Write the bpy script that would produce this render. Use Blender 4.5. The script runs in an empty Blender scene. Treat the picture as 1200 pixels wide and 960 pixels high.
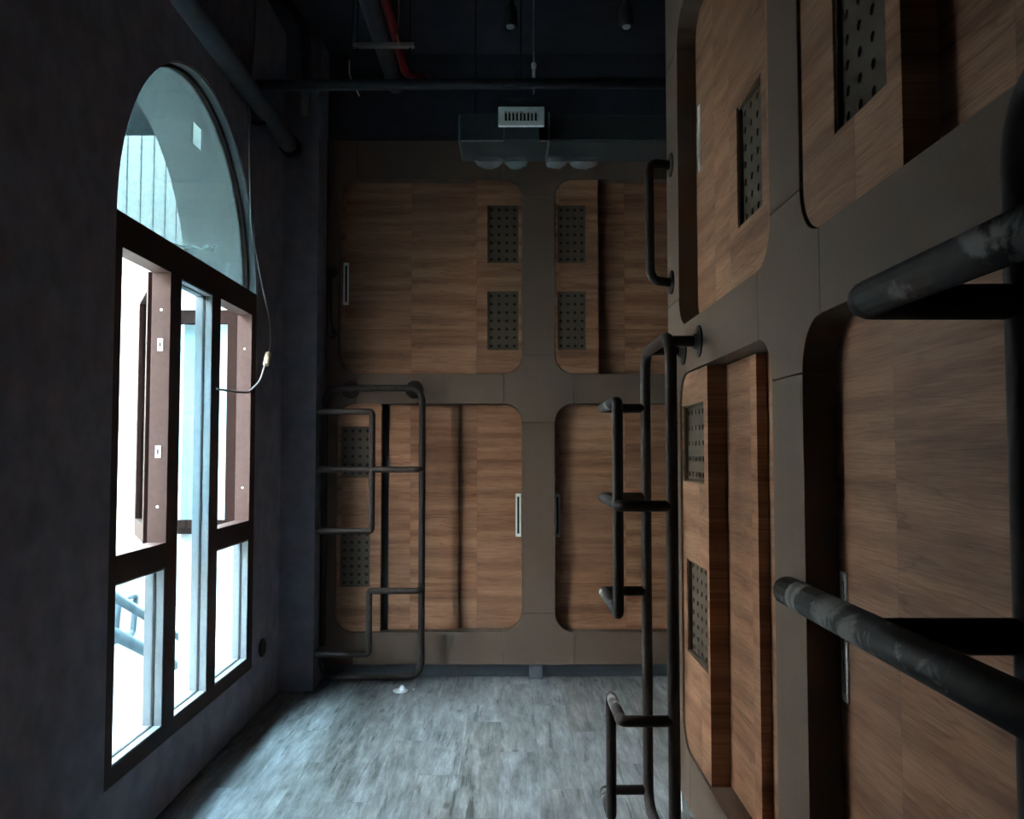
import bpy, bmesh, math, random
from mathutils import Vector, Matrix
random.seed(7)
C = bpy.context.scene.collection
PI = math.pi

# ------------------------------------------------------------------ materials
def new_mat(name):
    m = bpy.data.materials.new(name); m.use_nodes = True
    nt = m.node_tree; nt.nodes.clear()
    out = nt.nodes.new('ShaderNodeOutputMaterial')
    return m, nt, out
def nd(nt, typ, **kw):
    n = nt.nodes.new(typ)
    for k, v in kw.items():
        if k in n.inputs.keys() if isinstance(k, str) else False: n.inputs[k].default_value = v
        else: setattr(n, k, v)
    return n
def coords(nt, scale, loc=(0, 0, 0)):
    tc = nt.nodes.new('ShaderNodeTexCoord'); mp = nt.nodes.new('ShaderNodeMapping')
    mp.inputs['Scale'].default_value = scale; mp.inputs['Location'].default_value = loc
    nt.links.new(tc.outputs['Object'], mp.inputs['Vector']); return mp.outputs['Vector']
def noise(nt, vec, scale, detail=4, rough=.55, dist=0):
    n = nt.nodes.new('ShaderNodeTexNoise')
    n.inputs['Scale'].default_value = scale; n.inputs['Detail'].default_value = detail
    n.inputs['Roughness'].default_value = rough; n.inputs['Distortion'].default_value = dist
    nt.links.new(vec, n.inputs['Vector']); return n.outputs['Fac']
def ramp(nt, fac, stops):
    r = nt.nodes.new('ShaderNodeValToRGB'); e = r.color_ramp.elements
    while len(e) < len(stops): e.new(.5)
    for el, (p, c) in zip(e, stops): el.position = p; el.color = (*c, 1)
    nt.links.new(fac, r.inputs['Fac']); return r.outputs['Color']
def mth(nt, op, a, b=None):
    n = nt.nodes.new('ShaderNodeMath'); n.operation = op
    for i, v in enumerate((a, b)):
        if v is None: continue
        if isinstance(v, (int, float)): n.inputs[i].default_value = v
        else: nt.links.new(v, n.inputs[i])
    return n.outputs[0]
def mixc(nt, fac, a, b, mode='MIX'):
    n = nt.nodes.new('ShaderNodeMix'); n.data_type = 'RGBA'; n.blend_type = mode
    for s, v in ((n.inputs[0], fac), (n.inputs[6], a), (n.inputs[7], b)):
        if isinstance(v, (int, float)): s.default_value = v
        elif isinstance(v, tuple): s.default_value = (*v, 1)
        else: nt.links.new(v, s)
    return n.outputs[2]
def bsdf(nt, out, color, rough=.5, metal=0, bump=None, bstr=.2, bdist=.01, spec=.5):
    b = nt.nodes.new('ShaderNodeBsdfPrincipled')
    for s, v in (('Base Color', color), ('Roughness', rough), ('Metallic', metal), ('Specular IOR Level', spec)):
        if isinstance(v, (int, float)): b.inputs[s].default_value = v
        elif isinstance(v, tuple): b.inputs[s].default_value = (*v, 1)
        else: nt.links.new(v, b.inputs[s])
    if bump is not None:
        bp = nt.nodes.new('ShaderNodeBump'); bp.inputs['Strength'].default_value = bstr; bp.inputs['Distance'].default_value = bdist
        nt.links.new(bump, bp.inputs['Height']); nt.links.new(bp.outputs['Normal'], b.inputs['Normal'])
    nt.links.new(b.outputs[0], out.inputs['Surface']); return b
def simple(name, col, rough=.5, metal=0, var=.15, nscale=30, bump=.1, spec=.5):
    m, nt, out = new_mat(name)
    v = coords(nt, (1, 1, 1)); f = noise(nt, v, nscale, 5)
    lo = tuple(c*(1-var) for c in col); hi = tuple(min(1, c*(1+var)) for c in col)
    bsdf(nt, out, ramp(nt, f, [(.3, lo), (.7, hi)]), rough, metal, f, bump, .004, spec)
    return m

def wood(name, axis):
    m, nt, out = new_mat(name)
    tc = nt.nodes.new('ShaderNodeTexCoord'); sp = nt.nodes.new('ShaderNodeSeparateXYZ')
    nt.links.new(tc.outputs['Object'], sp.inputs[0])
    s = sp.outputs[axis]; z = sp.outputs[2]
    # veneer sheets 0.43 m wide, two boards high, each with its own cut of grain
    cs = mth(nt, 'FLOOR', mth(nt, 'DIVIDE', mth(nt, 'ADD', s, 40.12), .43))
    cz = mth(nt, 'FLOOR', mth(nt, 'DIVIDE', mth(nt, 'ADD', z, 40.0), .62))
    wn = nt.nodes.new('ShaderNodeTexWhiteNoise'); wn.noise_dimensions = '2D'
    cmb = nt.nodes.new('ShaderNodeCombineXYZ'); nt.links.new(cs, cmb.inputs[0]); nt.links.new(cz, cmb.inputs[1])
    nt.links.new(cmb.outputs[0], wn.inputs['Vector'])
    rnd = wn.outputs['Value']
    gv = nt.nodes.new('ShaderNodeCombineXYZ')
    nt.links.new(mth(nt, 'ADD', mth(nt, 'MULTIPLY', s, .45), mth(nt, 'MULTIPLY', rnd, 13.0)), gv.inputs[0])
    nt.links.new(mth(nt, 'ADD', mth(nt, 'MULTIPLY', z, 8.5), mth(nt, 'MULTIPLY', rnd, 57.0)), gv.inputs[1])
    n1 = noise(nt, gv.outputs[0], 1.5, 8, .60, .05)
    fv = nt.nodes.new('ShaderNodeCombineXYZ')
    nt.links.new(mth(nt, 'MULTIPLY', s, 9.0), fv.inputs[0])
    nt.links.new(mth(nt, 'ADD', mth(nt, 'MULTIPLY', z, 260.0), mth(nt, 'MULTIPLY', rnd, 9.0)), fv.inputs[1])
    n2 = noise(nt, fv.outputs[0], 1.0, 3, .6)
    base = ramp(nt, n1, [(.26, (.105, .045, .025)), (.40, (.250, .118, .068)), (.55, (.370, .186, .110)), (.74, (.48, .26, .163))])
    fine = ramp(nt, n2, [(.3, (.64, .61, .58)), (.6, (1, 1, 1))])
    col = mixc(nt, 1.0, base, fine, 'MULTIPLY')
    tone = ramp(nt, rnd, [(0, (.86, .86, .87)), (1, (1.0, .98, .95))])
    col = mixc(nt, 1.0, col, tone, 'MULTIPLY')
    # dark veins
    vv = nt.nodes.new('ShaderNodeCombineXYZ')
    nt.links.new(mth(nt, 'ADD', mth(nt, 'MULTIPLY', s, .7), mth(nt, 'MULTIPLY', rnd, 31.0)), vv.inputs[0])
    nt.links.new(mth(nt, 'ADD', mth(nt, 'MULTIPLY', z, 7.0), mth(nt, 'MULTIPLY', rnd, 23.0)), vv.inputs[1])
    n3 = noise(nt, vv.outputs[0], 1.0, 3, .5, .05)
    vein = mth(nt, 'ABSOLUTE', mth(nt, 'SUBTRACT', n3, .5))
    vf = ramp(nt, vein, [(0, (.45, .40, .36)), (.008, (.92, .91, .90)), (.016, (1, 1, 1))])
    col = mixc(nt, .45, col, vf, 'MULTIPLY')
    # sheet joint
    fr = mth(nt, 'FRACT', mth(nt, 'DIVIDE', mth(nt, 'ADD', s, 40.12), .43))
    jl = mth(nt, 'LESS_THAN', fr, .005)
    col = mixc(nt, mth(nt, 'MULTIPLY', jl, .35), col, (.05, .03, .02))
    bsdf(nt, out, col, .6, 0, n2, .12, .002, .18)
    return m

M = {}
M['wood_x'] = wood('wood_veneer_back', 0)
M['wood_y'] = wood('wood_veneer_side', 1)
M['frame'] = simple('taupe_laminate', (.136, .091, .069), .6, 0, .06, 120, .06, .12)
M['vent'] = simple('grey_brown_grille', (.088, .064, .047), .65, 0, .08, 60, .05, .1)
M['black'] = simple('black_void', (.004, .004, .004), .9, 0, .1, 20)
M['wallpaint'] = simple('dark_grey_render', (.200, .192, .232), .85, 0, .22, 9, .35)
M['ceilpaint'] = simple('dark_ceiling_paint', (.035, .038, .050), .9, 0, .2, 6, .3)
M['plainwhite'] = simple('mid_grey_paint', (.30, .29, .27), .8, 0, .04, 8)
M['plinth'] = simple('grey_plinth', (.11, .12, .14), .6, 0, .1, 20)
M['steel'] = simple('dark_pipe_paint', (.012, .012, .014), .65, 0, .25, 25, .1, .2)
M['bluepipe'] = simple('blue_grey_pipe', (.085, .095, .11), .5, .1, .2, 12)
M['red'] = simple('red_pipe_paint', (.17, .008, .008), .45, 0, .2, 15)
M['zinc'] = simple('zinc_rod', (.45, .46, .47), .35, .9, .15, 40)
M['chrome'] = simple('brushed_metal', (.88, .88, .87), .4, .1, .06, 80)
M['whiteplastic'] = simple('white_plastic', (.72, .73, .74), .4, 0, .06, 50)
M['cream'] = simple('cream_plastic', (.75, .62, .42), .45, 0, .1, 40)
M['wire'] = simple('thin_grey_cable', (.16, .15, .15), .45, 0, .1, 60)
M['wirelight'] = simple('bare_copper_wire', (.85, .62, .36), .4, 0, .15, 60)
M['bronze'] = simple('dark_bronze_aluminium', (.048, .027, .024), .6, 0, .12, 40, .05, .2)
M['sash'] = simple('dark_brown_sash', (.014, .007, .006), .6, .0, .12, 40, .05, .04)
M['alu'] = simple('grey_window_bead', (.17, .17, .18), .45, .1, .08, 40)
M['gasket'] = simple('black_rubber', (.01, .01, .011), .7)
M['plaster'] = simple('pale_outer_plaster', (.52, .52, .51), .8, 0, .06, 8, .2)
M['facade'] = simple('pale_facade', (.38, .34, .30), .8, 0, .04, 4, .1)
M['bouncewall'] = simple('warm_bounce_wall', (.74, .62, .52), .85, 0, .1, 4, .1)  # warm tone picked to tint the daylight bounced indoors
M['facadedark'] = simple('slate_blue_cladding', (.02, .03, .036), .7, 0, .1, 4)
M['bluesteel'] = simple('blue_steel_outdoors', (.035, .06, .075), .5, 0, .1, 10)
M['beam'] = simple('blue_painted_beam', (.012, .03, .05), .5, 0, .1, 10)
M['concrete'] = simple('pale_concrete', (.14, .14, .14), .85, 0, .1, 3, .2)
M['ductwrap'] = simple('dark_duct_insulation', (.030, .038, .040), .55, 0, .2, 14, .3)
M['paper'] = simple('white_paper', (.85, .86, .86), .7, 0, .04)
def translucent(name, col, fac, alpha=0):
    m, nt, out = new_mat(name)
    n = noise(nt, coords(nt, (1, 1, 1)), 60, 4)
    d = nt.nodes.new('ShaderNodeBsdfDiffuse'); t = nt.nodes.new('ShaderNodeBsdfTranslucent'); mx = nt.nodes.new('ShaderNodeMixShader')
    c = ramp(nt, n, [(.3, tuple(k*.92 for k in col)), (.7, col)])
    nt.links.new(c, d.inputs['Color']); nt.links.new(c, t.inputs['Color']); mx.inputs[0].default_value = fac
    nt.links.new(d.outputs[0], mx.inputs[1]); nt.links.new(t.outputs[0], mx.inputs[2]); nt.links.new(mx.outputs[0], out.inputs['Surface'])
    return m
M['sticker'] = translucent('thin_white_paper', (.9, .92, .92), .85)
M['torn'] = translucent('cloudy_film', (.8, .85, .85), .75)
M['lens'] = simple('frosted_lens', (.30, .30, .29), .3, 0, .03)

def ladder_mat():
    m, nt, out = new_mat('charcoal_tube_worn')
    v = coords(nt, (1, 1, 1)); f = noise(nt, v, 60, 5)
    base = ramp(nt, f, [(.3, (.020, .017, .018)), (.7, (.040, .035, .035))])
    # chalky scuffs rubbed onto the rungs
    w = noise(nt, coords(nt, (1, 1, 1), (3.1, 1.7, .4)), 6.5, 6, .62, .6)
    w2 = ramp(nt, w, [(.60, (0, 0, 0)), (.68, (1, 1, 1))])
    g = noise(nt, v, 45, 4, .7)
    sc = mixc(nt, 1.0, w2, ramp(nt, g, [(.35, (.1, .1, .1)), (.65, (1, 1, 1))]), 'MULTIPLY')
    col = mixc(nt, mth(nt, 'MULTIPLY', sc, .75), base, (.42, .40, .39))
    bsdf(nt, out, col, .5, 0, f, .15, .003)
    return m
M['tube'] = ladder_mat()
M['railtube'] = simple('charcoal_tube', (.026, .018, .016), .62, 0, .25, 60, .1, .2)

def chalk_mat():
    m, nt, out = new_mat('charcoal_rung_chalky')
    v = coords(nt, (1, 1, 1)); f = noise(nt, v, 60, 5)
    base = ramp(nt, f, [(.3, (.015, .012, .012)), (.7, (.026, .021, .021))])
    w = noise(nt, coords(nt, (1, 1, 1), (.55, 2.2, 1.3)), 9, 6, .65, .8)
    w2 = ramp(nt, w, [(.56, (0, 0, 0)), (.63, (1, 1, 1))])
    col = mixc(nt, mth(nt, 'MULTIPLY', w2, .7), base, (.36, .345, .33))
    bsdf(nt, out, col, .62, 0, f, .15, .003, .3)
    return m
M['chalk'] = chalk_mat()

def floor_mat():
    m, nt, out = new_mat('grey_vinyl_planks')
    tc = nt.nodes.new('ShaderNodeTexCoord'); sp = nt.nodes.new('ShaderNodeSeparateXYZ')
    nt.links.new(tc.outputs['Object'], sp.inputs[0]); x, y = sp.outputs[0], sp.outputs[1]
    px = mth(nt, 'DIVIDE', mth(nt, 'ADD', x, 20.03), .18)
    ix = mth(nt, 'FLOOR', px)
    off = mth(nt, 'MULTIPLY', mth(nt, 'FRACT', mth(nt, 'MULTIPLY', ix, .377)), 1.2)
    py = mth(nt, 'DIVIDE', mth(nt, 'ADD', mth(nt, 'ADD', y, 20.0), off), 1.2)
    iy = mth(nt, 'FLOOR', py)
    cmb = nt.nodes.new('ShaderNodeCombineXYZ'); nt.links.new(ix, cmb.inputs[0]); nt.links.new(iy, cmb.inputs[1])
    wn = nt.nodes.new('ShaderNodeTexWhiteNoise'); wn.noise_dimensions = '2D'; nt.links.new(cmb.outputs[0], wn.inputs['Vector'])
    rnd = wn.outputs['Value']
    gv = nt.nodes.new('ShaderNodeCombineXYZ')
    nt.links.new(mth(nt, 'ADD', mth(nt, 'MULTIPLY', x, 11.0), mth(nt, 'MULTIPLY', rnd, 40.0)), gv.inputs[0])
    nt.links.new(mth(nt, 'ADD', mth(nt, 'MULTIPLY', y, 1.7), mth(nt, 'MULTIPLY', rnd, 17.0)), gv.inputs[1])
    n1 = noise(nt, gv.outputs[0], 1.5, 10, .72, .12)
    fv = nt.nodes.new('ShaderNodeCombineXYZ')
    nt.links.new(mth(nt, 'MULTIPLY', x, 160.0), fv.inputs[0]); nt.links.new(mth(nt, 'MULTIPLY', y, 5.0), fv.inputs[1])
    n2 = noise(nt, fv.outputs[0], 1, 3)
    base = ramp(nt, n1, [(.31, (.052, .052, .054)), (.43, (.155, .157, .160)), (.55, (.255, .259, .266)), (.72, (.46, .466, .475))])
    col = mixc(nt, 1.0, base, ramp(nt, n2, [(.3, (.80, .80, .80)), (.6, (1, 1, 1))]), 'MULTIPLY')
    col = mixc(nt, 1.0, col, ramp(nt, rnd, [(0, (.70, .67, .63)), (1, (1, 1, 1))]), 'MULTIPLY')
    sv = nt.nodes.new('ShaderNodeCombineXYZ')
    nt.links.new(mth(nt, 'ADD', mth(nt, 'MULTIPLY', x, 26.0), mth(nt, 'MULTIPLY', rnd, 5.0)), sv.inputs[0])
    nt.links.new(mth(nt, 'ADD', mth(nt, 'MULTIPLY', y, 2.2), mth(nt, 'MULTIPLY', rnd, 11.0)), sv.inputs[1])
    ns = noise(nt, sv.outputs[0], 1.0, 4, .6, .4)
    col = mixc(nt, .85, col, ramp(nt, ns, [(.345, (.30, .28, .27)), (.40, (1, 1, 1))]), 'MULTIPLY')
    # knots and splits
    kv = nt.nodes.new('ShaderNodeCombineXYZ')
    nt.links.new(mth(nt, 'ADD', mth(nt, 'MULTIPLY', x, 5.0), mth(nt, 'MULTIPLY', rnd, 9.0)), kv.inputs[0])
    nt.links.new(mth(nt, 'MULTIPLY', y, 2.2), kv.inputs[1])
    vo = nt.nodes.new('ShaderNodeTexVoronoi'); vo.voronoi_dimensions = '2D'; vo.inputs['Scale'].default_value = 1.0
    nt.links.new(kv.outputs[0], vo.inputs['Vector'])
    kf = ramp(nt, vo.outputs['Distance'], [(.035, (.25, .23, .21)), (.10, (1, 1, 1))])
    kg = ramp(nt, noise(nt, kv.outputs[0], .35, 2), [(.50, (0, 0, 0)), (.58, (1, 1, 1))])
    col = mixc(nt, mth(nt, 'MULTIPLY', kg, .85), col, kf, 'MULTIPLY')
    jx = mth(nt, 'LESS_THAN', mth(nt, 'FRACT', px), .012); jy = mth(nt, 'LESS_THAN', mth(nt, 'FRACT', py), .0025)
    j = mth(nt, 'MAXIMUM', jx, jy)
    col = mixc(nt, mth(nt, 'MULTIPLY', j, .55), col, (.06, .058, .055))
    rg = ramp(nt, n1, [(.3, (.50, .50, .50)), (.7, (.36, .36, .36))])
    bsdf(nt, out, col, rg, 0, n1, .08, .003, .5)
    return m
M['floor'] = floor_mat()

def glass_mat(name, tint, refl=.06):
    m, nt, out = new_mat(name)
    tr = nt.nodes.new('ShaderNodeBsdfTransparent'); gl = nt.nodes.new('ShaderNodeBsdfGlossy')
    n = noise(nt, coords(nt, (1, 1, .35)), 2.2, 4)
    nt.links.new(ramp(nt, n, [(.3, tuple(t*.93 for t in tint)), (.7, tint)]), tr.inputs['Color'])
    gl.inputs['Roughness'].default_value = .03
    lw = nt.nodes.new('ShaderNodeLayerWeight'); lw.inputs['Blend'].default_value = .25
    mx = nt.nodes.new('ShaderNodeMixShader')
    nt.links.new(mth(nt, 'MULTIPLY', lw.outputs['Fresnel'], refl*4), mx.inputs[0])
    nt.links.new(tr.outputs[0], mx.inputs[1]); nt.links.new(gl.outputs[0], mx.inputs[2])
    nt.links.new(mx.outputs[0], out.inputs['Surface']); return m
M['glass'] = glass_mat('clear_window_glass', (.83, .935, .97))
M['tint'] = glass_mat('green_tinted_arch_glass', (.29, .37, .39))
def film_mat():
    m, nt, out = new_mat('crumpled_clear_film')
    n = noise(nt, coords(nt, (1, 1, 1)), 40, 5, .6, 1.2)
    b = bsdf(nt, out, (.26, .27, .28), .16, 0, n, .9, .02)
    tr = nt.nodes.new('ShaderNodeBsdfTransparent'); mx = nt.nodes.new('ShaderNodeMixShader'); mx.inputs[0].default_value = .45
    nt.links.new(b.outputs[0], mx.inputs[1]); nt.links.new(tr.outputs[0], mx.inputs[2]); nt.links.new(mx.outputs[0], out.inputs['Surface'])
    return m
M['film'] = film_mat()

# ------------------------------------------------------------------ helpers
def root_loc(p):
    while p.parent: p = p.parent
    return Vector(p.location)
def link(name, me, mat, parent=None, smooth=False):
    o = bpy.data.objects.new(name, me); C.objects.link(o)
    me.materials.append(M[mat])
    if parent is not None:
        me.transform(Matrix.Translation(-root_loc(parent))); o.parent = parent
    if smooth:
        for p in me.polygons: p.use_smooth = True
    return o
def obj(name, bm, mat, parent=None, smooth=False):
    bmesh.ops.recalc_face_normals(bm, faces=bm.faces)
    me = bpy.data.meshes.new(name); bm.to_mesh(me); bm.free()
    return link(name, me, mat, parent, smooth)
def thing(name, label, cat, loc=(0, 0, 0), group=None):
    o = bpy.data.objects.new(name, None); C.objects.link(o); o.location = loc; o.empty_display_size = .1
    o['label'] = label; o['category'] = cat
    if group: o['group'] = group
    return o
def tag(o, label, cat, group=None):
    o['label'] = label; o['category'] = cat
    if group: o['group'] = group
    return o
def struct(o): o['kind'] = 'structure'; return o
def center_origin(o):
    """move the origin of a single-mesh thing to the middle of its base"""
    vs = [v.co for v in o.data.vertices]
    lo = Vector([min(v[i] for v in vs) for i in range(3)]); hi = Vector([max(v[i] for v in vs) for i in range(3)])
    c = Vector(((lo.x+hi.x)/2, (lo.y+hi.y)/2, lo.z)); o.data.transform(Matrix.Translation(-c)); o.location = c; return o
def box(bm, x0, x1, y0, y1, z0, z1, bev=0):
    r = bmesh.ops.create_cube(bm, size=1)
    for v in r['verts']: v.co = Vector(((x0+x1)/2+v.co.x*(x1-x0), (y0+y1)/2+v.co.y*(y1-y0), (z0+z1)/2+v.co.z*(z1-z0)))
    if bev:
        es = list({e for v in r['verts'] for e in v.link_edges})
        bmesh.ops.bevel(bm, geom=es, offset=bev, segments=2, affect='EDGES', profile=.5)
    return bm
def B(*a, **k): return box(bmesh.new(), *a, **k)
def fillet(pts, rad, n=6):
    out = [Vector(pts[0])]
    for i in range(1, len(pts)-1):
        p, a, b = Vector(pts[i]), Vector(pts[i-1]), Vector(pts[i+1])
        u, v = (a-p), (b-p); r = rad[i] if isinstance(rad, (list, tuple)) else rad
        lu, lv = u.length, v.length; u.normalize(); v.normalize()
        ang = u.angle(v)
        if ang > PI-.02 or r <= 0: out.append(p); continue
        t = min(r/math.tan(ang/2), lu*.49, lv*.49)
        p0, p1 = p+u*t, p+v*t
        for k in range(n+1):
            q = k/n; out.append((p0*(1-q)**2)+(p*2*q*(1-q))+(p1*q*q))
    out.append(Vector(pts[-1])); return out
def tube(bm, pts, r, seg=14, cap=True, round_cap=False):
    pts = [Vector(p) for p in pts]
    n = len(pts); rings = []; prev = None
    for i, p in enumerate(pts):
        t = (pts[min(i+1, n-1)]-pts[max(i-1, 0)]).normalized()
        if prev is None:
            a = Vector((0, 0, 1)) if abs(t.z) < .9 else Vector((1, 0, 0))
            nrm = t.cross(a).normalized()
        else:
            nrm = (prev - t*prev.dot(t)).normalized()
        prev = nrm; bn = t.cross(nrm)
        rings.append([bm.verts.new(p+(nrm*math.cos(2*PI*k/seg)+bn*math.sin(2*PI*k/seg))*r) for k in range(seg)])
    for a, b in zip(rings, rings[1:]):
        for k in range(seg): bm.faces.new((a[k], a[(k+1) % seg], b[(k+1) % seg], b[k]))
    if cap: bm.faces.new(rings[0][::-1]); bm.faces.new(rings[-1])
    return bm
def closed_tube(bm, pts, r, seg=14):
    pts = [Vector(p) for p in pts]; n = len(pts); rings = []; prev = None
    for i, p in enumerate(pts):
        t = (pts[(i+1) % n]-pts[i-1]).normalized()
        if prev is None:
            a = Vector((0, 0, 1)) if abs(t.z) < .9 else Vector((1, 0, 0)); nrm = t.cross(a).normalized()
        else: nrm = (prev-t*prev.dot(t)).normalized()
        prev = nrm; bn = t.cross(nrm)
        rings.append([bm.verts.new(p+(nrm*math.cos(2*PI*k/seg)+bn*math.sin(2*PI*k/seg))*r) for k in range(seg)])
    for i in range(n):
        a, b = rings[i], rings[(i+1) % n]
        for k in range(seg): bm.faces.new((a[k], a[(k+1) % seg], b[(k+1) % seg], b[k]))
    return bm
def lathe(bm, prof, center, axis=Vector((0, 0, 1)), seg=24):
    axis = Vector(axis).normalized(); a = Vector((1, 0, 0)) if abs(axis.x) < .9 else Vector((0, 1, 0))
    u = axis.cross(a).normalized(); v = axis.cross(u); c = Vector(center); rings = []
    for r, h in prof:
        rings.append([bm.verts.new(c+axis*h+(u*math.cos(2*PI*k/seg)+v*math.sin(2*PI*k/seg))*max(r, 1e-5)) for k in range(seg)])
    for p, q in zip(rings, rings[1:]):
        for k in range(seg): bm.faces.new((p[k], p[(k+1) % seg], q[(k+1) % seg], q[k]))
    bm.faces.new(rings[0][::-1]); bm.faces.new(rings[-1]); return bm

def poly_mesh(name, loops, t, mp, bev=0):
    """outline plus holes in (s, z), thickness t, placed by mp(s, z, d)"""
    cu = bpy.data.curves.new('tmp', 'CURVE'); cu.dimensions = '2D'; cu.fill_mode = 'BOTH'
    cu.extrude = t/2-bev
    if bev: cu.bevel_depth = bev; cu.offset = -bev; cu.bevel_resolution = 1
    for lp in loops:
        sp = cu.splines.new('POLY'); sp.points.add(len(lp)-1)
        for p, (a, b) in zip(sp.points, lp): p.co = (a, b, 0, 1)
        sp.use_cyclic_u = True
    o = bpy.data.objects.new('tmp', cu); C.objects.link(o)
    dg = bpy.context.evaluated_depsgraph_get(); dg.update()
    me = bpy.data.meshes.new_from_object(o.evaluated_get(dg)); me.name = name
    bpy.data.objects.remove(o); bpy.data.curves.remove(cu)
    for v in me.vertices: v.co = Vector(mp(v.co.x, v.co.y, v.co.z+t/2))
    bm = bmesh.new(); bm.from_mesh(me)
    bmesh.ops.remove_doubles(bm, verts=bm.verts, dist=1e-5)
    bmesh.ops.recalc_face_normals(bm, faces=bm.faces); bm.to_mesh(me); bm.free()
    for p in me.polygons: p.use_smooth = False
    me.materials.clear()
    return me
def rect(a0, a1, b0, b1): return [(a0, b0), (a1, b0), (a1, b1), (a0, b1)]
def rrect(a0, a1, b0, b1, r, n=10):
    """r = (r00, r10, r11, r01): radius at each corner"""
    out = []
    for (cx, cy, rr, st) in ((a0, b0, r[0], PI), (a1, b0, r[1], 1.5*PI), (a1, b1, r[2], 0), (a0, b1, r[3], .5*PI)):
        if rr <= 0: out.append((cx, cy)); continue
        ox = cx+rr if cx == a0 else cx-rr; oy = cy+rr if cy == b0 else cy-rr
        for k in range(n+1):
            t = st+PI/2*k/n; out.append((ox+rr*math.cos(t), oy+rr*math.sin(t)))
    return out
def circ(a, b, r, n=12): return [(a+r*math.cos(2*PI*k/n), b+r*math.sin(2*PI*k/n)) for k in range(n)]

# ------------------------------------------------------------------ measures (metres, camera above the origin)
D = 5.47          # back bank plane
XL, XR = -1.40, .68
XO = -1.80        # outer face of the window wall
ZC = 4.05
Z_ = dict(p=.096, b=.299, m0=1.751, m1=1.943, t0=3.213, t1=3.467)
FT = .13          # bank frame depth
RF = .12          # corner radius of the openings

# ------------------------------------------------------------------ room shell
o = obj('floor', B(XL-.02, 3.2, -2.6, 6.2, -.12, 0), 'floor'); struct(o)
o = obj('ceiling', B(XO, 3.2, -2.6, 6.2, ZC, ZC+.15), 'ceilpaint'); struct(o)
WY0, WY1, WZ0, WSP = 3.0, 4.69, .27, 2.31
WC, WR = (WY0+WY1)/2, (WY1-WY0)/2
W2 = (-1.72, -1.20, .9, 1.85)  # opening for the added fill window
def arch_outline(y0, y1, z0, zs, n=40):
    c, r = (y0+y1)/2, (y1-y0)/2
    return [(y0, z0), (y1, z0)]+[(c+r*math.cos(PI*k/n), zs+r*math.sin(PI*k/n)) for k in range(n+1)]
mpl = lambda s, z, d: (XL-d, s, z)
me = poly_mesh('wall_left', [rect(-2.6, 6.2, -.12, ZC), arch_outline(WY0, WY1, WZ0, WSP), rect(*W2)], .04, mpl)
wl = link('wall_left', me, 'wallpaint'); struct(wl)
me = poly_mesh('wall_left_outer', [rect(-2.6, 6.2, -1.2, ZC+.15), arch_outline(WY0, WY1, WZ0, WSP), rect(*W2)], XL-XO-.04, lambda s, z, d: (XL-.04-d, s, z))
o = link('outer_skin', me, 'plaster', wl)
o = obj('wall_back', B(XL, 3.2, D+FT+.06, D+FT+.26, 0, ZC), 'wallpaint'); struct(o)
o = obj('wall_pier', B(XL, -1.19, 5.22, D+FT+.1, 0, ZC), 'wallpaint'); struct(o)
o = obj('wall_header', B(XL, 3.2, D+.02, D+FT+.1, Z_['t1'], ZC), 'ceilpaint'); struct(o)
o = obj('wall_front', B(XL, 3.2, -2.6, -2.4, 0, ZC), 'plainwhite'); struct(o)
o = obj('wall_far_side', B(3.0, 3.2, 3.5, 6.2, 0, ZC), 'wallpaint'); struct(o)
bm = bmesh.new(); box(bm, XR+FT+.05, 1.9, -2.4, 3.64, 0, ZC); o = obj('wall_right', bm, 'wallpaint'); struct(o)
bm = bmesh.new(); box(bm, XR, XR+FT+.1, -2.4, 3.657, Z_['t1'], ZC); o = obj('wall_right_header', bm, 'wallpaint'); struct(o)
bm = bmesh.new(); box(bm, XR+.01, XR+FT+.1, -2.4, -.90, 0, Z_['t1']); o = obj('wall_right_near', bm, 'plainwhite'); struct(o)
bm = bmesh.new(); box(bm, -1.185, 3.0, D+.09, D+FT+.07, 0, Z_['p']); o = obj('baseboard_back', bm, 'plinth'); struct(o)
bm = bmesh.new(); box(bm, XR+.08, XR+FT+.06, -.90, 3.6, 0, Z_['p']); o = obj('baseboard_right', bm, 'plinth'); struct(o)

o = obj('wall_corridor', B(1.9, 3.2, 3.5, 3.64, 0, ZC), 'wallpaint'); struct(o)
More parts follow.
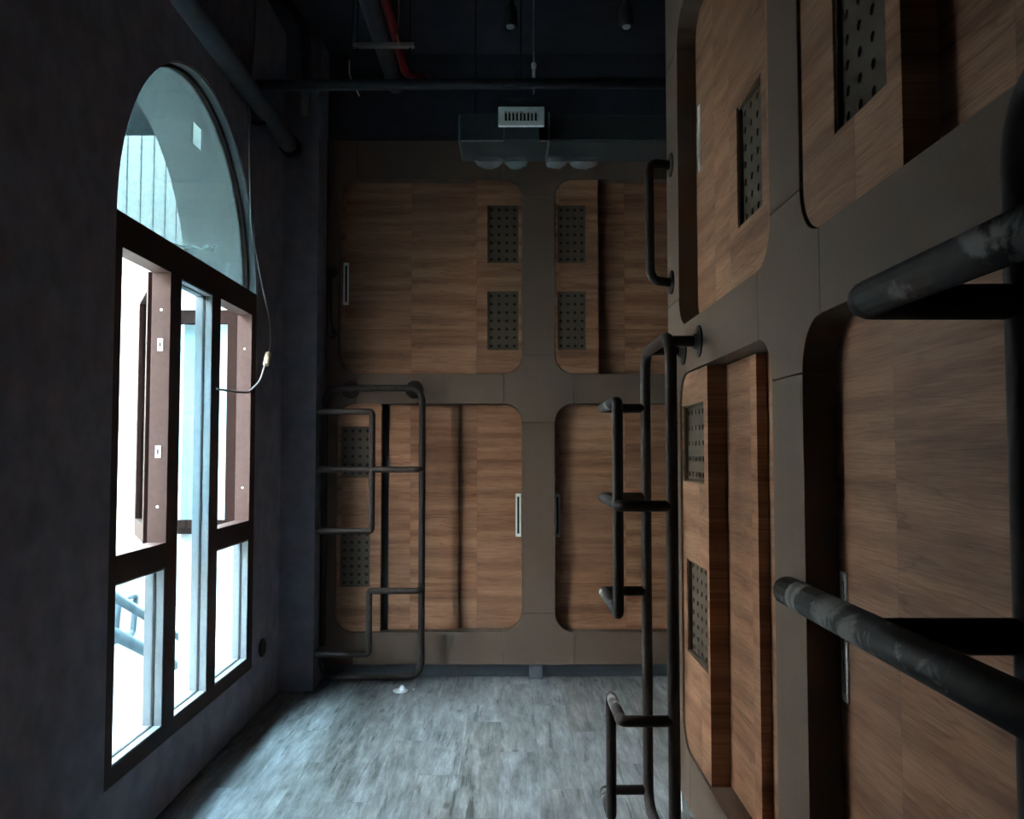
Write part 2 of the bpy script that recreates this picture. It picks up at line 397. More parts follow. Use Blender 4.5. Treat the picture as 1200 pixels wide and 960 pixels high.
# ------------------------------------------------------------------ capsule banks
mp_back = lambda s, z, d: (s, D+d, z)
mp_side = lambda s, z, d: (XR+d, s, z)
G = .0012
def frame_bank(root, posts, mp, ends):
    """posts: list of (s0, s1); bands from Z_. nodes are crosses with hollow-cornered arms, bars between them"""
    bands = [(Z_['p'], Z_['b'], 0), (Z_['m0'], Z_['m1'], 1), (Z_['t0'], Z_['t1'], 2)]
    n = len(posts)
    def add(poly): link('frame_panel', poly_mesh('frame_panel', [poly], FT, mp, .0015), 'frame', root)
    for i, (s0, s1) in enumerate(posts):
        L = i > 0; R = i < n-1
        for (z0, z1, bi) in bands:
            U = bi < 2; Dn = bi > 0
            sl = s0-RF+G if L else s0; sr = s1+RF-G if R else s1
            zt = z1+RF-G if U else z1; zb = z0-RF+G if Dn else z0
            P = []
            def arc(cx, cy, a0, a1):
                for k in range(11):
                    a = a0+(a1-a0)*k/10; P.append((cx+RF*math.cos(a), cy+RF*math.sin(a)))
            # counter-clockwise from lower-left region
            if L and Dn:
                P.append((sl, z0)); arc(s0-RF, z0-RF, PI/2, 0); P[-1] = (s0, zb)
            elif L: P += [(sl, z0)]
            else: P += [(s0, zb)]
            if not (L and Dn) and L and not Dn: pass
            if R and Dn:
                P.append((s1, zb)); arc(s1+RF, z0-RF, PI, PI/2); P[-1] = (sr, z0)
            elif R: P += [(sr, z0)]
            else: P += [(s1, zb)]
            if R and U:
                P.append((sr, z1)); arc(s1+RF, z1+RF, 1.5*PI, PI); P[-1] = (s1, zt)
            elif R: P += [(sr, z1)]
            else: P += [(s1, zt)]
            if L and U:
                P.append((s0, zt)); arc(s0-RF, z1+RF, 2*PI, 1.5*PI); P[-1] = (sl, z1)
            elif L: P += [(sl, z1)]
            else: P += [(s0, zt)]
            Q = []
            for p in P:
                if not Q or (abs(p[0]-Q[-1][0])+abs(p[1]-Q[-1][1])) > 1e-5: Q.append(p)
            add(Q)
        for za, zb in ((Z_['b'], Z_['m0']), (Z_['m1'], Z_['t0'])):
            add(rect(s0, s1, za+RF+G, zb-RF-G))
    for i in range(n-1):
        a, b = posts[i][1]+RF+G, posts[i+1][0]-RF-G
        for (z0, z1, bi) in bands: add(rect(a, b, z0, z1))

def vent(parent, s0, s1, z0, z1, cols, rows, mp, d):
    holes = []; ps = (s1-s0)/cols; pz = (z1-z0)/rows
    for i in range(cols):
        for j in range(rows): holes.append(circ(s0+ps*(i+.5), z0+pz*(j+.5), min(.0105, ps*.22, pz*.22)))
    o = link('vent_grille', poly_mesh('vent_grille', [rect(s0, s1, z0, z1)]+holes, .004, lambda s, z, q: mp(s, z, d+q)), 'vent', parent)
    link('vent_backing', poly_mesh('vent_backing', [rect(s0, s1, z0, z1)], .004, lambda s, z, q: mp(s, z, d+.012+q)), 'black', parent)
def pull(parent, s, z0, z1, mp, d, w=.036):
    loops = [rrect(s-w/2, s+w/2, z0, z1, (.004,)*4, 4), rrect(s-w*.18, s+w*.18, z0+.02, z1-.02, (.003,)*4, 4)]
    o = link('handle', poly_mesh('handle', loops, .008, lambda a, z, q: mp(a, z, d-.004+q), .0008), 'chrome', parent)
    o['label'] = 'slim bright metal flush pull'
    link('handle_recess', poly_mesh('handle_recess', [rect(s-w*.2, s+w*.2, z0+.018, z1-.018)], .002, lambda a, z, q: mp(a, z, d-.001+q)), 'black', parent)

def capsule(label, mp, wm, s0, s1, lower, fixed_low_side, fw, vents, handle, extra=None, loc=None, strip=False, mid=None):
    """s0<s1 opening; fixed panel sits on the low-s side or the high-s side"""
    z0, z1 = (Z_['b'], Z_['m0']) if lower else (Z_['m1'], Z_['t0'])
    base = mp((s0+s1)/2, z0, .1)
    t = thing('sleeping_capsule', label, 'capsule', base, 'wood-fronted sleeping capsules')
    g = .003; r = RF-g
    if fixed_low_side: fa, fb = s0+g, s0+fw; rad = (r, 0, 0, r)
    else: fa, fb = s1-fw, s1-g; rad = (0, r, r, 0)
    holes = [rect(*v[:4]) for v in vents]
    f = link('fixed_panel', poly_mesh('fixed_panel', [rrect(fa, fb, z0+g, z1-g, rad)]+holes, .066, lambda s, z, d: mp(s, z, d+.008), .001), wm, t)
    for v in vents:
        vent(f, v[0]-.004+.004, v[1], v[2], v[3], v[4], v[5], mp, .026)
        # thin lip round the vent
        link('vent_trim', poly_mesh('vent_trim', [rect(v[0], v[1], v[2], v[3]), rect(v[0]+.007, v[1]-.007, v[2]+.007, v[3]-.007)], .012, lambda s, z, d: mp(s, z, d+.0135)), 'vent', f)
    # sliding leaves run behind the fixed panel
    pz0, pz1 = z0+g, z1-g
    def leaf(a, b):
        a, b = max(a, s0+g), min(b, s1-g)
        return rrect(a, b, pz0, pz1, (r if a <= s0+g else 0, r if b >= s1-g else 0, r if b >= s1-g else 0, r if a <= s0+g else 0))
    if mid is None:
        da, db = (fb-.02, s1+.05) if fixed_low_side else (s0-.05, fa+.02)
        dr = link('door', poly_mesh('door', [leaf(da, db)], .022, lambda s, z, d: mp(s, z, d+.076), .001), wm, t)
        dd = .076
    else:
        if fixed_low_side: ma, mb, da, db = fb-.02, mid, mid-.03, s1+.05
        else: ma, mb, da, db = mid, fa+.02, s0-.05, mid+.03
        link('middle_panel', poly_mesh('middle_panel', [rect(ma, mb, pz0, pz1)], .034, lambda s, z, d: mp(s, z, d+.076), .001), wm, t)
        dr = link('door', poly_mesh('door', [leaf(da, db)], .018, lambda s, z, d: mp(s, z, d+.111), .001), wm, t)
        dd = .111
    if strip:
        sa, sb = (fb+.001, fb+.04) if fixed_low_side else (fa-.04, fa-.001)
        o = link('edge_strip', poly_mesh('edge_strip', [rect(sa, sb, z0+.002, z1-.002)], .008, lambda s, z, d: mp(s, z, d+.068)), 'gasket', t)
        o['label'] = 'black vertical edge strip'
    if handle: pull(dr, handle[0], handle[1], handle[2], mp, dd)
    return t

# back bank
bposts = [(XL+.005, -1.112), (.077, .285), (1.47, 1.69), ]
fb_ = thing('capsule_frame', 'taupe grid frame of the capsule bank on the end wall beyond the floor', 'frame', (.0, D, 0), 'capsule bank frames')
frame_bank(fb_, bposts, mp_back, None)
link('support_leg', B(.12, .205, D+.02, D+.1, 0, Z_['p']).copy() if False else (lambda bm: (lambda me: (bm.to_mesh(me), bm.free(), me)[2])(bpy.data.meshes.new('support_leg')))(B(.12, .205, D+.02, D+.1, 0, Z_['p'])), 'plinth', fb_)
capsule('upper capsule on the end wall above the pipe ladder, two vents by the central post', mp_back, 'wood_x', -1.112, .077, False, False, .302,
        [(-.148, .052, 2.664, 3.044, 4, 7), (-.148, .052, 2.098, 2.48, 4, 7)], (-1.075, 2.40, 2.68))
capsule('upper capsule on the end wall with two vents beside a dark vertical step', mp_back, 'wood_x', .285, 1.47, False, True, .285,
        [(.296+.01, .488, 2.664, 3.044, 4, 7), (.306, .488, 2.098, 2.48, 4, 7)], None)
capsule('lower capsule with white door pull, standing behind the end-wall pipe ladder', mp_back, 'wood_x', -1.112, .077, True, True, .285,
        [(-1.085, -.895, 1.276, 1.603, 4, 6), (-1.085, -.895, .583, .939, 4, 7)], (.052, .89, 1.17), strip=True, mid=-.335)
capsule('lower capsule on the end wall seen through the bars of the side ladder', mp_back, 'wood_x', .285, 1.47, True, False, .285,
        [(1.25, 1.44, 1.276, 1.603, 4, 6), (1.25, 1.44, .583, .939, 4, 7)], (.305, .89, 1.17))
# side bank
sposts = [(-.88, -.66), (.55, .77), (1.98, 2.21), (3.415, 3.657)]
fs_ = thing('capsule_frame', 'taupe grid frame of the capsule bank along the side facing the window', 'frame', (XR, 1.4, 0), 'capsule bank frames')
frame_bank(fs_, sposts, mp_side, None)
bm = B(XR+.01, XR+.1, 3.50, 3.62, 0, Z_['p']); me = bpy.data.meshes.new('support_leg'); bm.to_mesh(me); bm.free(); link('support_leg', me, 'whiteplastic', fs_)
me = poly_mesh('end_panel', [rect(XR+FT+.001, 1.9, Z_['p'], Z_['t1'])], .02, lambda s, z, d: (s, 3.637+d, z), .001); link('end_panel', me, 'frame', fs_)
capsule('upper side capsule beside the grab handle, one vent near its rounded post', mp_side, 'wood_y', 2.21, 3.415, False, True, .43,
        [(2.30, 2.55, 2.12, 2.49, 4, 7)], (3.352, 2.56, 2.83))
capsule('lower side capsule behind the tall side ladder, with two stacked vents', mp_side, 'wood_y', 2.21, 3.415, True, False, .442,
        [(3.035, 3.392, 1.33, 1.625, 6, 5), (3.0, 3.345, .675, 1.03, 5, 8)], None, mid=2.615)
capsule('upper side capsule above the thick rungs, one tall vent and a deep dark step', mp_side, 'wood_y', .77, 1.98, False, False, .51,
        [(1.53, 1.78, 2.12, 2.50, 4, 7)], None)
capsule('lower side capsule behind the thick near rungs, long metal pull on its door edge', mp_side, 'wood_y', .77, 1.98, True, True, .40,
        [(.82, 1.12, 1.33, 1.625, 6, 5), (.82, 1.12, .675, 1.03, 5, 8)], (1.945, .885, 1.175))

# ------------------------------------------------------------------ ladders
def ladder(label, A, chalky, out, W, va1, va2, ztop, over=0, zs=(1.62, 1.263, .89, .55, .112), stand=.135, prot=.175, fl=(.16, .42)):
    """A(a, d, z): a = along the bank from the near rail, d = distance in front of the frame"""
    base = A(W/2, stand, 0)
    t = thing('pipe_ladder', label, 'ladder', base, 'charcoal pipe ladders')
    R = .0205; r = .019
    pts = [A(0, stand, .9), A(0, stand, ztop), A(W, stand, ztop), A(W, stand, .055), A(0, stand, .055), A(0, stand, .9)]
    bm = bmesh.new(); closed_tube(bm, fillet(pts, .10, 8)[:-1], R, 16)
    obj('side_rails', bm, 'railtube', t, True)
    z1, z2, z3, z4, z5 = zs
    def rung(path):
        bm = bmesh.new(); tube(bm, fillet([A(*p) for p in path], .022, 6), r, 14); o = obj('rung', bm, 'railtube', t, True)
        for p, q in zip(path, path[1:]):
            if abs(p[0]-q[0]) > .1 and p[1] == q[1]:
                k = .03*(1 if q[0] > p[0] else -1)
                if not chalky: continue
                bm = bmesh.new(); tube(bm, [A(p[0]+k, p[1], p[2]), A(q[0]-k, q[1], q[2])], r+.0005, 14); obj('worn_tread', bm, 'chalk', o, True)
    p = stand+prot
    rung([(W, stand, z1), (W, p, z1), (va1, p, z1), (va1, p, z3), (W, p, z3), (W, stand, z3)])
    rung([(W, stand, z2), (W, p, z2), (0, p, z2), (0, stand, z2)] if not over else
         [(W+over, p, z2), (0, p, z2), (0, stand, z2)])
    if over:
        bm = bmesh.new(); tube(bm, [A(W, stand, z2-.006), A(W, p-.006, z2-.006)], r, 14); obj('rung_stay', bm, 'railtube', t, True)
        bm = bmesh.new(); lathe(bm, [(r*1.0, -.001), (r*.9, .008), (r*.55, .014), (.001, .016)], A(W+over, p, z2), Vector(A(1, 0, 0))-Vector(A(0, 0, 0)), 14); obj('rung_end', bm, 'railtube', t, True)
    rung([(0, stand, z4), (0, p, z4), (va2, p, z4), (va2, p, z5), (W, p, z5), (W, stand, z5)])
    for a in fl:
        bm = bmesh.new(); tube(bm, [A(a, stand, ztop), A(a, .006, ztop)], R, 16)
        n = Vector(A(0, 1, 0))-Vector(A(0, 0, 0))
        lathe(bm, [(.058, .001), (.058, .006), (.054, .008), (.030, .009), (.027, .022)], A(a, 0, ztop), n, 24)
        obj('wall_flange', bm, 'railtube', t, True)
    return t
def A_side(y0): return lambda a, d, z: (XR-d, y0+a, z)
def A_back(x0): return lambda a, d, z: (x0-a, D-d, z)
ladder('tall charcoal pipe ladder on the side capsules, half its rungs over the floor', A_side(2.885), True, None, .55, .06, .30, 1.842, fl=(.165, .44))
ladder('dark pipe ladder on the end wall beside the window, casting soft shadows', A_back(-.55), False, None, .61, .285, .295, 1.84, zs=(1.685, 1.335, .965, .61, .235), fl=(.065, .475))
ladder('pipe ladder with thick chalk-smudged rungs, standing before the lower capsule with long metal pull', A_side(.35), True, None, .545, .06, .30, 1.846, over=.255, zs=(1.607, 1.263, .89, .55, .112), fl=(.165, .40))
# grab handle on the side bank, far end
t = thing('grab_rail', 'vertical charcoal grab handle high on the end post of the side bank', 'handle', (XR, 3.55, 2.15))
bm = bmesh.new(); tube(bm, fillet([(XR-.010, 3.55, 2.655), (XR-.10, 3.52, 2.655), (XR-.10, 3.50, 2.155), (XR-.010, 3.55, 2.155)], .05, 7), .019, 14); obj('bar', bm, 'railtube', t, True)
for z in (2.655, 2.155):
    bm = bmesh.new(); lathe(bm, [(.05, .001), (.05, .006), (.045, .008), (.025, .009)], (XR, 3.55, z), (-1, 0, 0)); obj('wall_flange', bm, 'railtube', t, True)
# matching grab handle low in the dark corner of the end wall
t = thing('grab_rail', 'dark grab handle half hidden beside the pier above the end-wall ladder', 'handle', (-1.15, D, 2.2))
bm = bmesh.new(); tube(bm, fillet([(-1.15, D-.004, 2.60), (-1.15, D-.08, 2.60), (-1.15, D-.08, 2.20), (-1.15, D-.004, 2.20)], .05, 7), .017, 14); obj('bar', bm, 'railtube', t, True)
for z in (2.6, 2.2):
    bm = bmesh.new(); lathe(bm, [(.035, .001), (.035, .006), (.025, .008)], (-1.15, D, z), (0, -1, 0)); obj('wall_flange', bm, 'railtube', t, True)

# ------------------------------------------------------------------ window
win = bpy.data.objects.new('window_1', None); C.objects.link(win); win.location = (XL, WC, WZ0); struct(win)
mw = lambda d0: (lambda s, z, d: (XL-d0-d, s, z))
M1 = (3.50, 3.615); M2 = (4.00, 4.11)
FW = .06
L0, L1 = WY0+FW, WY1-.085
def wframe(name, loops, d0, t, mat='bronze', parent=win, bev=.0015): return link(name, poly_mesh(name, loops, t, mw(d0), bev), mat, parent)
# main frame: opening rectangle with five lights, arch ring on top
lights = [(L0, M1[0], .335, .975), (L0, M1[0], 1.075, 2.185), (M1[1], M2[0], .335, 2.185), (M2[1], L1, .335, .975), (M2[1], L1, 1.075, 2.185)]
wframe('window_frame', [rect(WY0, WY1, WZ0, WSP)]+[rect(*l) for l in lights], .002, .078)
ring_o = arch_outline(WY0, WY1, WSP, WSP)[1:]; 
ring_i = [(WC+(WR-.028)*math.cos(PI*k/40), WSP+.002+(WR-.028)*math.sin(PI*k/40)) for k in range(41)]
wframe('arch_ring', [arch_outline(WY0+.001, WY1-.001, WSP, WSP)[2:], ring_i], .045, .03, 'bronze')
# grey beads on the inner side of the fixed lights
def bead(l, d0=.004, t=.032, w=.008):
    wframe('glazing_bead', [rect(l[0], l[1], l[2], l[3]), rect(l[0]+w, l[1]-w, l[2]+w, l[3]-w)], d0, t, 'alu', bev=.001)
for i in (0, 2, 3):
    l = lights[i]; bead(l); bead(l, .0465, .034, .010)
    wframe('gasket', [rect(l[0], l[1], l[2], l[3]), rect(l[0]+.011, l[1]-.011, l[2]+.011, l[3]-.011)], .036, .010, 'gasket', bev=0)
    wframe('pane', [rect(l[0]+.002, l[1]-.002, l[2]+.002, l[3]-.002)], .040, .004, 'glass', bev=0)
wframe('arch_pane', [arch_outline(WY0+.014, WY1-.014, WSP+.001, WSP+.001)[2:]], .058, .005, 'tint', bev=0)
wframe('arch_bead', [arch_outline(WY0+.002, WY1-.002, WSP+.0, WSP+.0)[2:], [(WC+(WR-.012)*math.cos(PI*k/40), WSP+.002+(WR-.012)*math.sin(PI*k/40)) for k in range(41)]], .004, .04, 'alu', bev=.0005)
# two casements swung outward
def sash(hinge_y, width, ang, z0, z1):
    """closed it reaches towards -y from the hinge; ang opens it outward past square"""
    a = math.radians(ang); ax = Vector((-math.sin(a), -math.cos(a), 0)); nx = Vector((ax.y, -ax.x, 0))
    h = Vector((XL-.082, hinge_y, 0))
    def mp(s, z, d): p = h+ax*s+nx*(d-.018); return (p.x, p.y, z)
    s_ = link('casement_sash', poly_mesh('casement_sash', [rect(0, width, z0, z1), rect(.055, width-.055, z0+.075, z1-.075)], .036, mp, .001), 'sash', win)
    link('sash_pane', poly_mesh('sash_pane', [rect(.05, width-.05, z0+.07, z1-.07)], .004, lambda s, z, d: mp(s, z, d+.016)), 'glass', s_)
    return s_
sash(M1[0]+.012, .45, 152, 1.07, 2.19)
sash(L1+.028, .46, 92, 1.0, 2.215)
win_fill = bpy.data.objects.new('window_fill', None); C.objects.link(win_fill); win_fill.location = (XL, -1.4, .9); struct(win_fill)  # unseen window behind the camera, added for fill light on the near capsules
wframe('window_frame', [rect(*W2), rect(W2[0]+.06, W2[1]-.06, W2[2]+.06, W2[3]-.06)], .002, .078, 'bronze', win_fill)
wframe('pane', [rect(W2[0]+.05, W2[1]-.05, W2[2]+.05, W2[3]-.05)], .040, .004, 'glass', win_fill, 0)
# lock keeps and screw heads on the rebate of the opening lights
for z in (1.42, 1.86):
    bm = B(XL-.052, XL-.03, M1[0]-.003, M1[0]+.002, z, z+.05); obj('lock_keep', bm, 'whiteplastic', win)
    bm = B(XL-.045, XL-.038, M1[0]-.0035, M1[0]+.002, z+.015, z+.035); obj('lock_slot', bm, 'black', win)
for (y, z) in ((M1[0], 2.03), (M1[0], 1.22), (L1, 2.0), (L1, 1.25)):
    bm = bmesh.new(); lathe(bm, [(.006, 0), (.005, .003)], (XL-.04, y, z), (0, -1, 0), 10); obj('screw', bm, 'whiteplastic', win)
o = obj('paper_sticker', B(XL-.058, XL-.0565, 3.86, 3.955, 2.86, 2.96), 'sticker'); tag(center_origin(o), 'small white paper sticker on the arched glass pane', 'sticker')
# strip of torn film on the arched pane
bm = bmesh.new(); tube(bm, [(XL-.052, y, z) for y, z in ((3.62, 2.335), (3.75, 2.35), (3.87, 2.385), (3.98, 2.40), (4.05, 2.43), (4.12, 2.425), (4.16, 2.46))], .006, 6)
o = obj('torn_film', bm, 'torn', None, True); tag(center_origin(o), 'twisted strip of torn film stuck low on the arched glass', 'film')

# ------------------------------------------------------------------ outdoors
o = obj('ground_outside', B(-9, XO, -8, 26, -.75, -.6), 'concrete'); struct(o)
o = obj('wall_light_baffle', B(-4.4, XO, -3.6, -3.2, -.7, 9), 'facadedark'); struct(o)  # unseen wall, added to cut light raking in through the window
o = obj('wall_canopy', B(-2.75, XO, 1.0, 5.5, 3.51, 3.66), 'facadedark'); struct(o)
o = obj('wall_sky_blocker', B(XO, 3.2, 6.2, 24, -1, 13), 'plaster'); struct(o)  # unseen tall block, added to keep the far facade in shade
t = thing('neighbour_building', 'white neighbouring building with slate upper band seen through the window', 'building', (-4.6, 8, -.6))
obj('facade', B(-4.9, -4.4, 9.1, 26, -.6, 6.2), 'facade', t)
obj('upper_band', B(-4.95, -4.3, 9.1, 26, 6.2, 8.5), 'facadedark', t)
o = obj('wall_bounce', B(-4.9, -4.4, -8, 9.1, -.6, 4.6), 'bouncewall'); struct(o)  # facing wall out of view, height and tone shaped to bounce daylight in
for k in range(14): obj('cladding_joint', B(-4.402, -4.395, 9.3+.36*k, 9.32+.36*k, 3.3, 6.2), 'facadedark', t)
t = thing('stair_railing', 'blue steel stair railing outdoors seen through the lower glass pane', 'railing', (-2.8, 6.4, -.6))
for dz, r in ((0, .035), (-.26, .045)):
    bm = bmesh.new(); tube(bm, [(-2.8, 5.4, .73+dz), (-2.8, 8.4, -.9+1.65*.55+dz-.62)], r, 10); obj('sloping_bar', bm, 'bluesteel', t, True)
for y in (7.6, 8.2):
    zt = .73-(y-5.4)*.45
    bm = bmesh.new(); tube(bm, [(-2.8, y, -.6), (-2.8, y, zt)], .02, 8); obj('post', bm, 'bluesteel', t, True)
bm = bmesh.new(); closed_tube(bm, fillet([(-2.95, 6.45, .02), (-2.95, 6.75, .02), (-2.95, 6.8, .32), (-2.95, 6.5, .32), (-2.95, 6.45, .02)], .05)[:-1], .025, 8); obj('stair_bracket', bm, 'bluesteel', t, True)

# ------------------------------------------------------------------ services under the ceiling
o = obj('sprinkler_pipe', tube(bmesh.new(), [(XL, 4.33, 3.335), (1.85, 4.33, 3.36)], .028, 14), 'steel', None, True)
tag(center_origin(o), 'dark straight pipe spanning the room under the ceiling, above the white grille', 'pipe')
t = thing('wall_pipe', 'thick blue-grey pipe running along the window wall above the arch', 'pipe', (-1.28, 3.5, 3.14))
obj('pipe', tube(bmesh.new(), [(-1.33, .4, 3.285), (-1.33, 5.05, 3.285)], .05, 20), 'bluepipe', t, True)
obj('end_collar', lathe(bmesh.new(), [(.06, 0), (.06, .07), (.04, .08)], (-1.33, 5.04, 3.285), (0, 1, 0)), 'steel', t, True)
for y in (2.6, 4.55): obj('pipe_bracket', B(XL, -1.33, y, y+.03, 3.222, 3.236), 'steel', t)
o = obj('hanging_hose', tube(bmesh.new(), fillet([(-1.22, 4.42, ZC), (-1.20, 4.42, 3.84), (-1.09, 4.42, 3.70), (-1.075, 4.42, 3.45), (-1.08, 4.40, 3.20)], .08, 6), .028, 10), 'gasket', None, True)
tag(center_origin(o), 'black hose bending down from the ceiling beside the thick wall pipe', 'hose')
def atx(u, v, X):
    f, h, th = 1000, 1.45, math.atan(.048); a = (u-598)/f; b = (480-v)/f
    y, z = math.cos(th)-math.sin(th)*b, math.sin(th)+math.cos(th)*b; return (X, y*X/a, h+z*X/a)
t = thing('hanging_cable', 'thin grey cable dangling past the arched window with cream inline connector', 'cable', (-1.36, 4.4, 1.7))
w1 = [(-1.36, 4.47, ZC), (-1.36, 4.44, 3.6), (-1.36, 4.37, 3.30), (-1.36, 4.38, 3.0), (-1.36, 4.43, 2.63), (-1.35, 4.62, 2.33), (-1.34, 4.74, 2.17), (-1.34, 4.77, 2.06), (-1.34, 4.70, 1.97)]
w2 = [(-1.34, 4.66, 1.93), (-1.34, 4.56, 1.82), (-1.34, 4.36, 1.745), (-1.34, 4.16, 1.735), (-1.36, 3.95, 1.735)]
obj('cable', tube(bmesh.new(), fillet(w1, .2, 5), .0055, 8), 'wire', t, True)
obj('cable', tube(bmesh.new(), fillet(w2, .2, 5), .0055, 8), 'wire', t, True)
obj('inline_connector', tube(bmesh.new(), [(-1.34, 4.705, 1.985), (-1.34, 4.66, 1.92)], .016, 10), 'cream', t, True)
# strut with pipes
t = thing('hanging_strut', 'pale metal strut hung on two rods under the grey and red pipes', 'strut', (-.72, 4.78, 3.76))
obj('channel', B(-.90, -.55, 4.765, 4.80, 3.755, 3.78, bev=.003), 'zinc', t)
for x in (-.875, -.575): obj('threaded_rod', tube(bmesh.new(), [(x, 4.782, 3.72), (x, 4.782, ZC)], .004, 8), 'steel', t)
o = obj('conduit', tube(bmesh.new(), [(-.755, 1.5, 3.832), (-.75, D+.01, 3.832)], .05, 18), 'bluepipe', None, True)
tag(center_origin(o), 'grey round conduit lying on the hung strut beside the red pipe', 'pipe')
o = obj('fire_pipe', tube(bmesh.new(), fillet([(-.655, 1.5, 3.808), (-.655, 5.24, 3.808), (-.56, 5.28, 3.815), (-.54, D+.03, 3.90)], .16, 8), .026, 14), 'red', None, True)
tag(center_origin(o), 'red pipe on the hung strut curving down towards the end wall', 'pipe')
o = obj('hanging_wire', tube(bmesh.new(), fillet([(-.63, 4.70, ZC), (-.628, 4.70, 3.9), (-.64, 4.70, 3.78), (-.617, 4.69, 3.71)], .1, 5), .004, 6), 'wirelight', None, True)
tag(center_origin(o), 'tan bare wire hanging from the ceiling in front of the red pipe', 'wire')
t = thing('hanging_wire', 'thin wire with tan bare tip drooping past the end of the pale strut', 'wire', (-.88, 4.7, 3.42))
obj('insulated_length', tube(bmesh.new(), fillet([(-.885, 4.74, ZC), (-.90, 4.74, 3.80), (-.905, 4.70, 3.64)], .1, 5), .005, 6), 'gasket', t, True)
o = obj('bare_tip', tube(bmesh.new(), fillet([(-.905, 4.70, 3.64), (-.90, 4.68, 3.55), (-.84, 4.66, 3.42)], .1, 5), .004, 6), 'wirelight', t, True)

# duct
duct = t = thing('air_duct', 'long dark insulated air duct hung under the ceiling in front of the end wall', 'duct', (.5, 4.8, 2.99))
obj('duct_body', B(-.28, .204, 4.52, 4.86, 3.115, 3.27, bev=.012), 'ductwrap', t)
obj('duct_body', B(.212, 1.9, 4.525, 4.86, 3.115, 3.265, bev=.012), 'ductwrap', t)
obj('edge_highlight', B(-.265, .20, 4.512, 4.524, 3.112, 3.118), 'zinc', t)  # bright strip put in as the highlight along the duct's lower edge
obj('seam_tape', B(.203, .213, 4.515, 4.86, 3.112, 3.27), 'zinc', t)
for x in (-.19, .058): obj('hanger_rod', tube(bmesh.new(), [(x, 4.56, 3.26), (x, 4.56, ZC)], .004, 8), 'steel', t)
t = thing('hanger_rod', 'bright threaded rod with shiny turnbuckle above the white grille', 'rod', (.126, 4.30, 3.4))
obj('rod', tube(bmesh.new(), [(.124, 4.42, 3.33), (.124, 4.42, ZC)], .0045, 8), 'zinc', t)
obj('turnbuckle', lathe(bmesh.new(), [(.008, 0), (.014, .006), (.014, .02), (.009, .024), (.009, .08), (.014, .084), (.014, .11), (.008, .115)], (.124, 4.42, 3.385), (0, 0, 1), 8), 'chrome', t)
# spigot box and grille
t = thing('air_outlet', 'small white slotted grille on a dark box under the pipe', 'vent', (.06, 4.42, 3.12))
obj('spigot_box', B(-.035, .152, 4.395, 4.508, 3.08, 3.30, bev=.006), 'ductwrap', t)
slots = [rrect(-.023+.0195*k-.005, -.023+.0195*k+.005, 3.165, 3.215, (.002,)*4, 3) for k in range(9)]
gx = lambda s, z, d: (s, 4.365+d+(z-3.19)*.10, z)
o = link('grille_face', poly_mesh('grille_face', [rrect(-.063, .178, 3.137, 3.243, (.006,)*4, 4)]+slots, .026, gx, .003), 'whiteplastic', t)
link('grille_dark', poly_mesh('grille_dark', [rect(-.045, .16, 3.15, 3.23)], .004, lambda s, z, d: (s, 4.389+d+(z-3.19)*.1, z)), 'steel', t)
# crumpled plastic under the duct
for k, (x, w, lab) in enumerate(((-.12, .155, 'crumpled clear plastic bulging under the duct, at its free end'), (.035, .125, 'crumpled clear plastic bulge under the duct, beside the taped seam and below the grille'),
                                 (.265, .12, 'shiny crumpled plastic under the duct just past the taped seam'), (.42, .17, 'widest shiny plastic bulge under the duct, nearest the side capsules'))):
    bm = bmesh.new(); bmesh.ops.create_icosphere(bm, subdivisions=4, radius=1)
    rs = random.Random(k)
    for v in bm.verts:
        n = math.sin(v.co.x*7+k*2)*math.sin(v.co.y*6+1.3*k)*.10+math.sin(v.co.z*11+v.co.x*9+k)*.07+rs.uniform(-.03, .03)
        v.co *= 1+n
        v.co = Vector((x+v.co.x*w/2, 4.82+v.co.y*.06, 3.112+v.co.z*.045))
    o = obj('plastic_wrap', bm, 'film', duct, True); o['label'] = lab
# track spots
for x, lab in ((0.0, 'black track spotlight above the white grille, lens facing the room'), (.585, 'black track spotlight beside the side capsule bank, on a short adapter')):
    t = thing('track_spotlight', lab, 'spotlight', (x, 4.2, 3.6), 'track spotlights')
    obj('lamp_head', lathe(bmesh.new(), [(.016, .155), (.022, .13), (.036, .10), (.037, .0), (.030, .0), (.030, .012)][::-1], (x, 4.2, 3.575), (0, .18, 1)), 'gasket', t, True)
    o = obj('lens', lathe(bmesh.new(), [(.020, .006), (.020, .010)], (x, 4.2, 3.575), (0, .18, 1)), 'lens', t)
    obj('swivel_arm', tube(bmesh.new(), [(x, 4.225, 3.70), (x, 4.225, 3.78)], .010, 8), 'gasket', t)
    obj('adapter', B(x-.10, x+.03, 4.20, 4.25, 3.735, 3.765, bev=.003), 'gasket', t)
o = obj('light_track', B(-.5, .66, 4.205, 4.245, 3.765, 3.79), 'gasket'); 
bm = bmesh.new(); bm.from_mesh(o.data)
for x in (-.4, .5): tube(bm, [(x, 4.225, 3.79), (x, 4.225, ZC)], .005, 6)
bm.to_mesh(o.data); bm.free(); tag(center_origin(o), 'black light track hung below the ceiling carrying the spotlights', 'track')

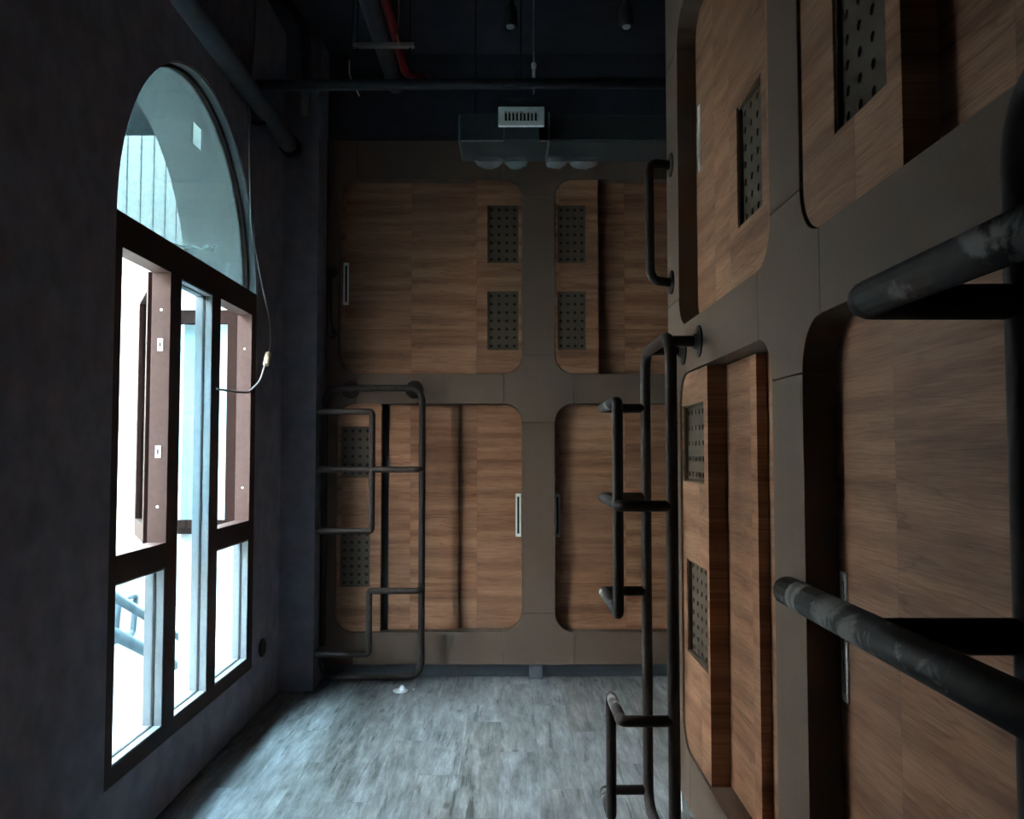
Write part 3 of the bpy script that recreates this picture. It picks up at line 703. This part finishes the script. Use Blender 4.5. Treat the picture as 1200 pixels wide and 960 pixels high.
# ------------------------------------------------------------------ small things low down
t = thing('floor_cap', 'small white plastic cap lying on the floor below the end-wall ladder', 'cap', (-.66, 5.20, 0))
obj('dish', lathe(bmesh.new(), [(.030, .0), (.042, .004), (.046, .012), (.043, .012), (.036, .006)], (-.66, 5.20, 0)), 'whiteplastic', t, True)
obj('cone', lathe(bmesh.new(), [(.024, .005), (.020, .02), (.008, .038), (.003, .041)], (-.65, 5.205, 0)), 'whiteplastic', t, True)
o = obj('plaster_crumb', lathe(bmesh.new(), [(.004, 0), (.008, .004), (.003, .010)], (-.585, 5.24, 0), (0, 0, 1), 6), 'whiteplastic'); tag(center_origin(o), 'tiny white crumb on the floor beside the plastic cap', 'crumb')
t = thing('wall_outlet', 'round dark outlet plate low on the wall past the window', 'outlet', (XL, 4.87, .30))
obj('plate', lathe(bmesh.new(), [(.05, 0), (.05, .008), (.045, .011)], (XL, 4.87, .34), (1, 0, 0)), 'gasket', t)
obj('socket_ring', lathe(bmesh.new(), [(.03, .011), (.03, .014), (.024, .014), (.024, .012)], (XL, 4.87, .34), (1, 0, 0)), 'steel', t)

# ------------------------------------------------------------------ light, sky, camera
w = bpy.data.worlds.new('World'); bpy.context.scene.world = w; w.use_nodes = True
nt = w.node_tree; bg = nt.nodes['Background']
tc = nt.nodes.new('ShaderNodeTexCoord'); sp = nt.nodes.new('ShaderNodeSeparateXYZ')
nt.links.new(tc.outputs['Generated'], sp.inputs[0])
nt.links.new(ramp(nt, sp.outputs[2], [(0, (.92, .96, 1.0)), (.5, (.72, .89, 1.0)), (1, (.60, .84, 1.0))]), bg.inputs['Color'])
bg.inputs['Strength'].default_value = 26
cam = bpy.data.cameras.new('Camera'); co = bpy.data.objects.new('Camera', cam); C.objects.link(co)
co.location = (0, 0, 1.45); co.rotation_euler = (PI/2+math.atan(.048), 0, -.002)
cam.sensor_fit = 'HORIZONTAL'; cam.sensor_width = 36; cam.lens = 36*1000/1200; cam.clip_start = .05
sc = bpy.context.scene; sc.camera = co
vs = sc.view_settings; vs.view_transform = 'Standard'; vs.look = 'None'; vs.exposure = 2.6; vs.gamma = 1; vs.use_curve_mapping = False
sc.cycles.max_bounces = 10; sc.cycles.diffuse_bounces = 6; sc.cycles.transparent_max_bounces = 16
sc.cycles.sample_clamp_indirect = 8; sc.cycles.use_denoising = True; sc.cycles.caustics_reflective = False
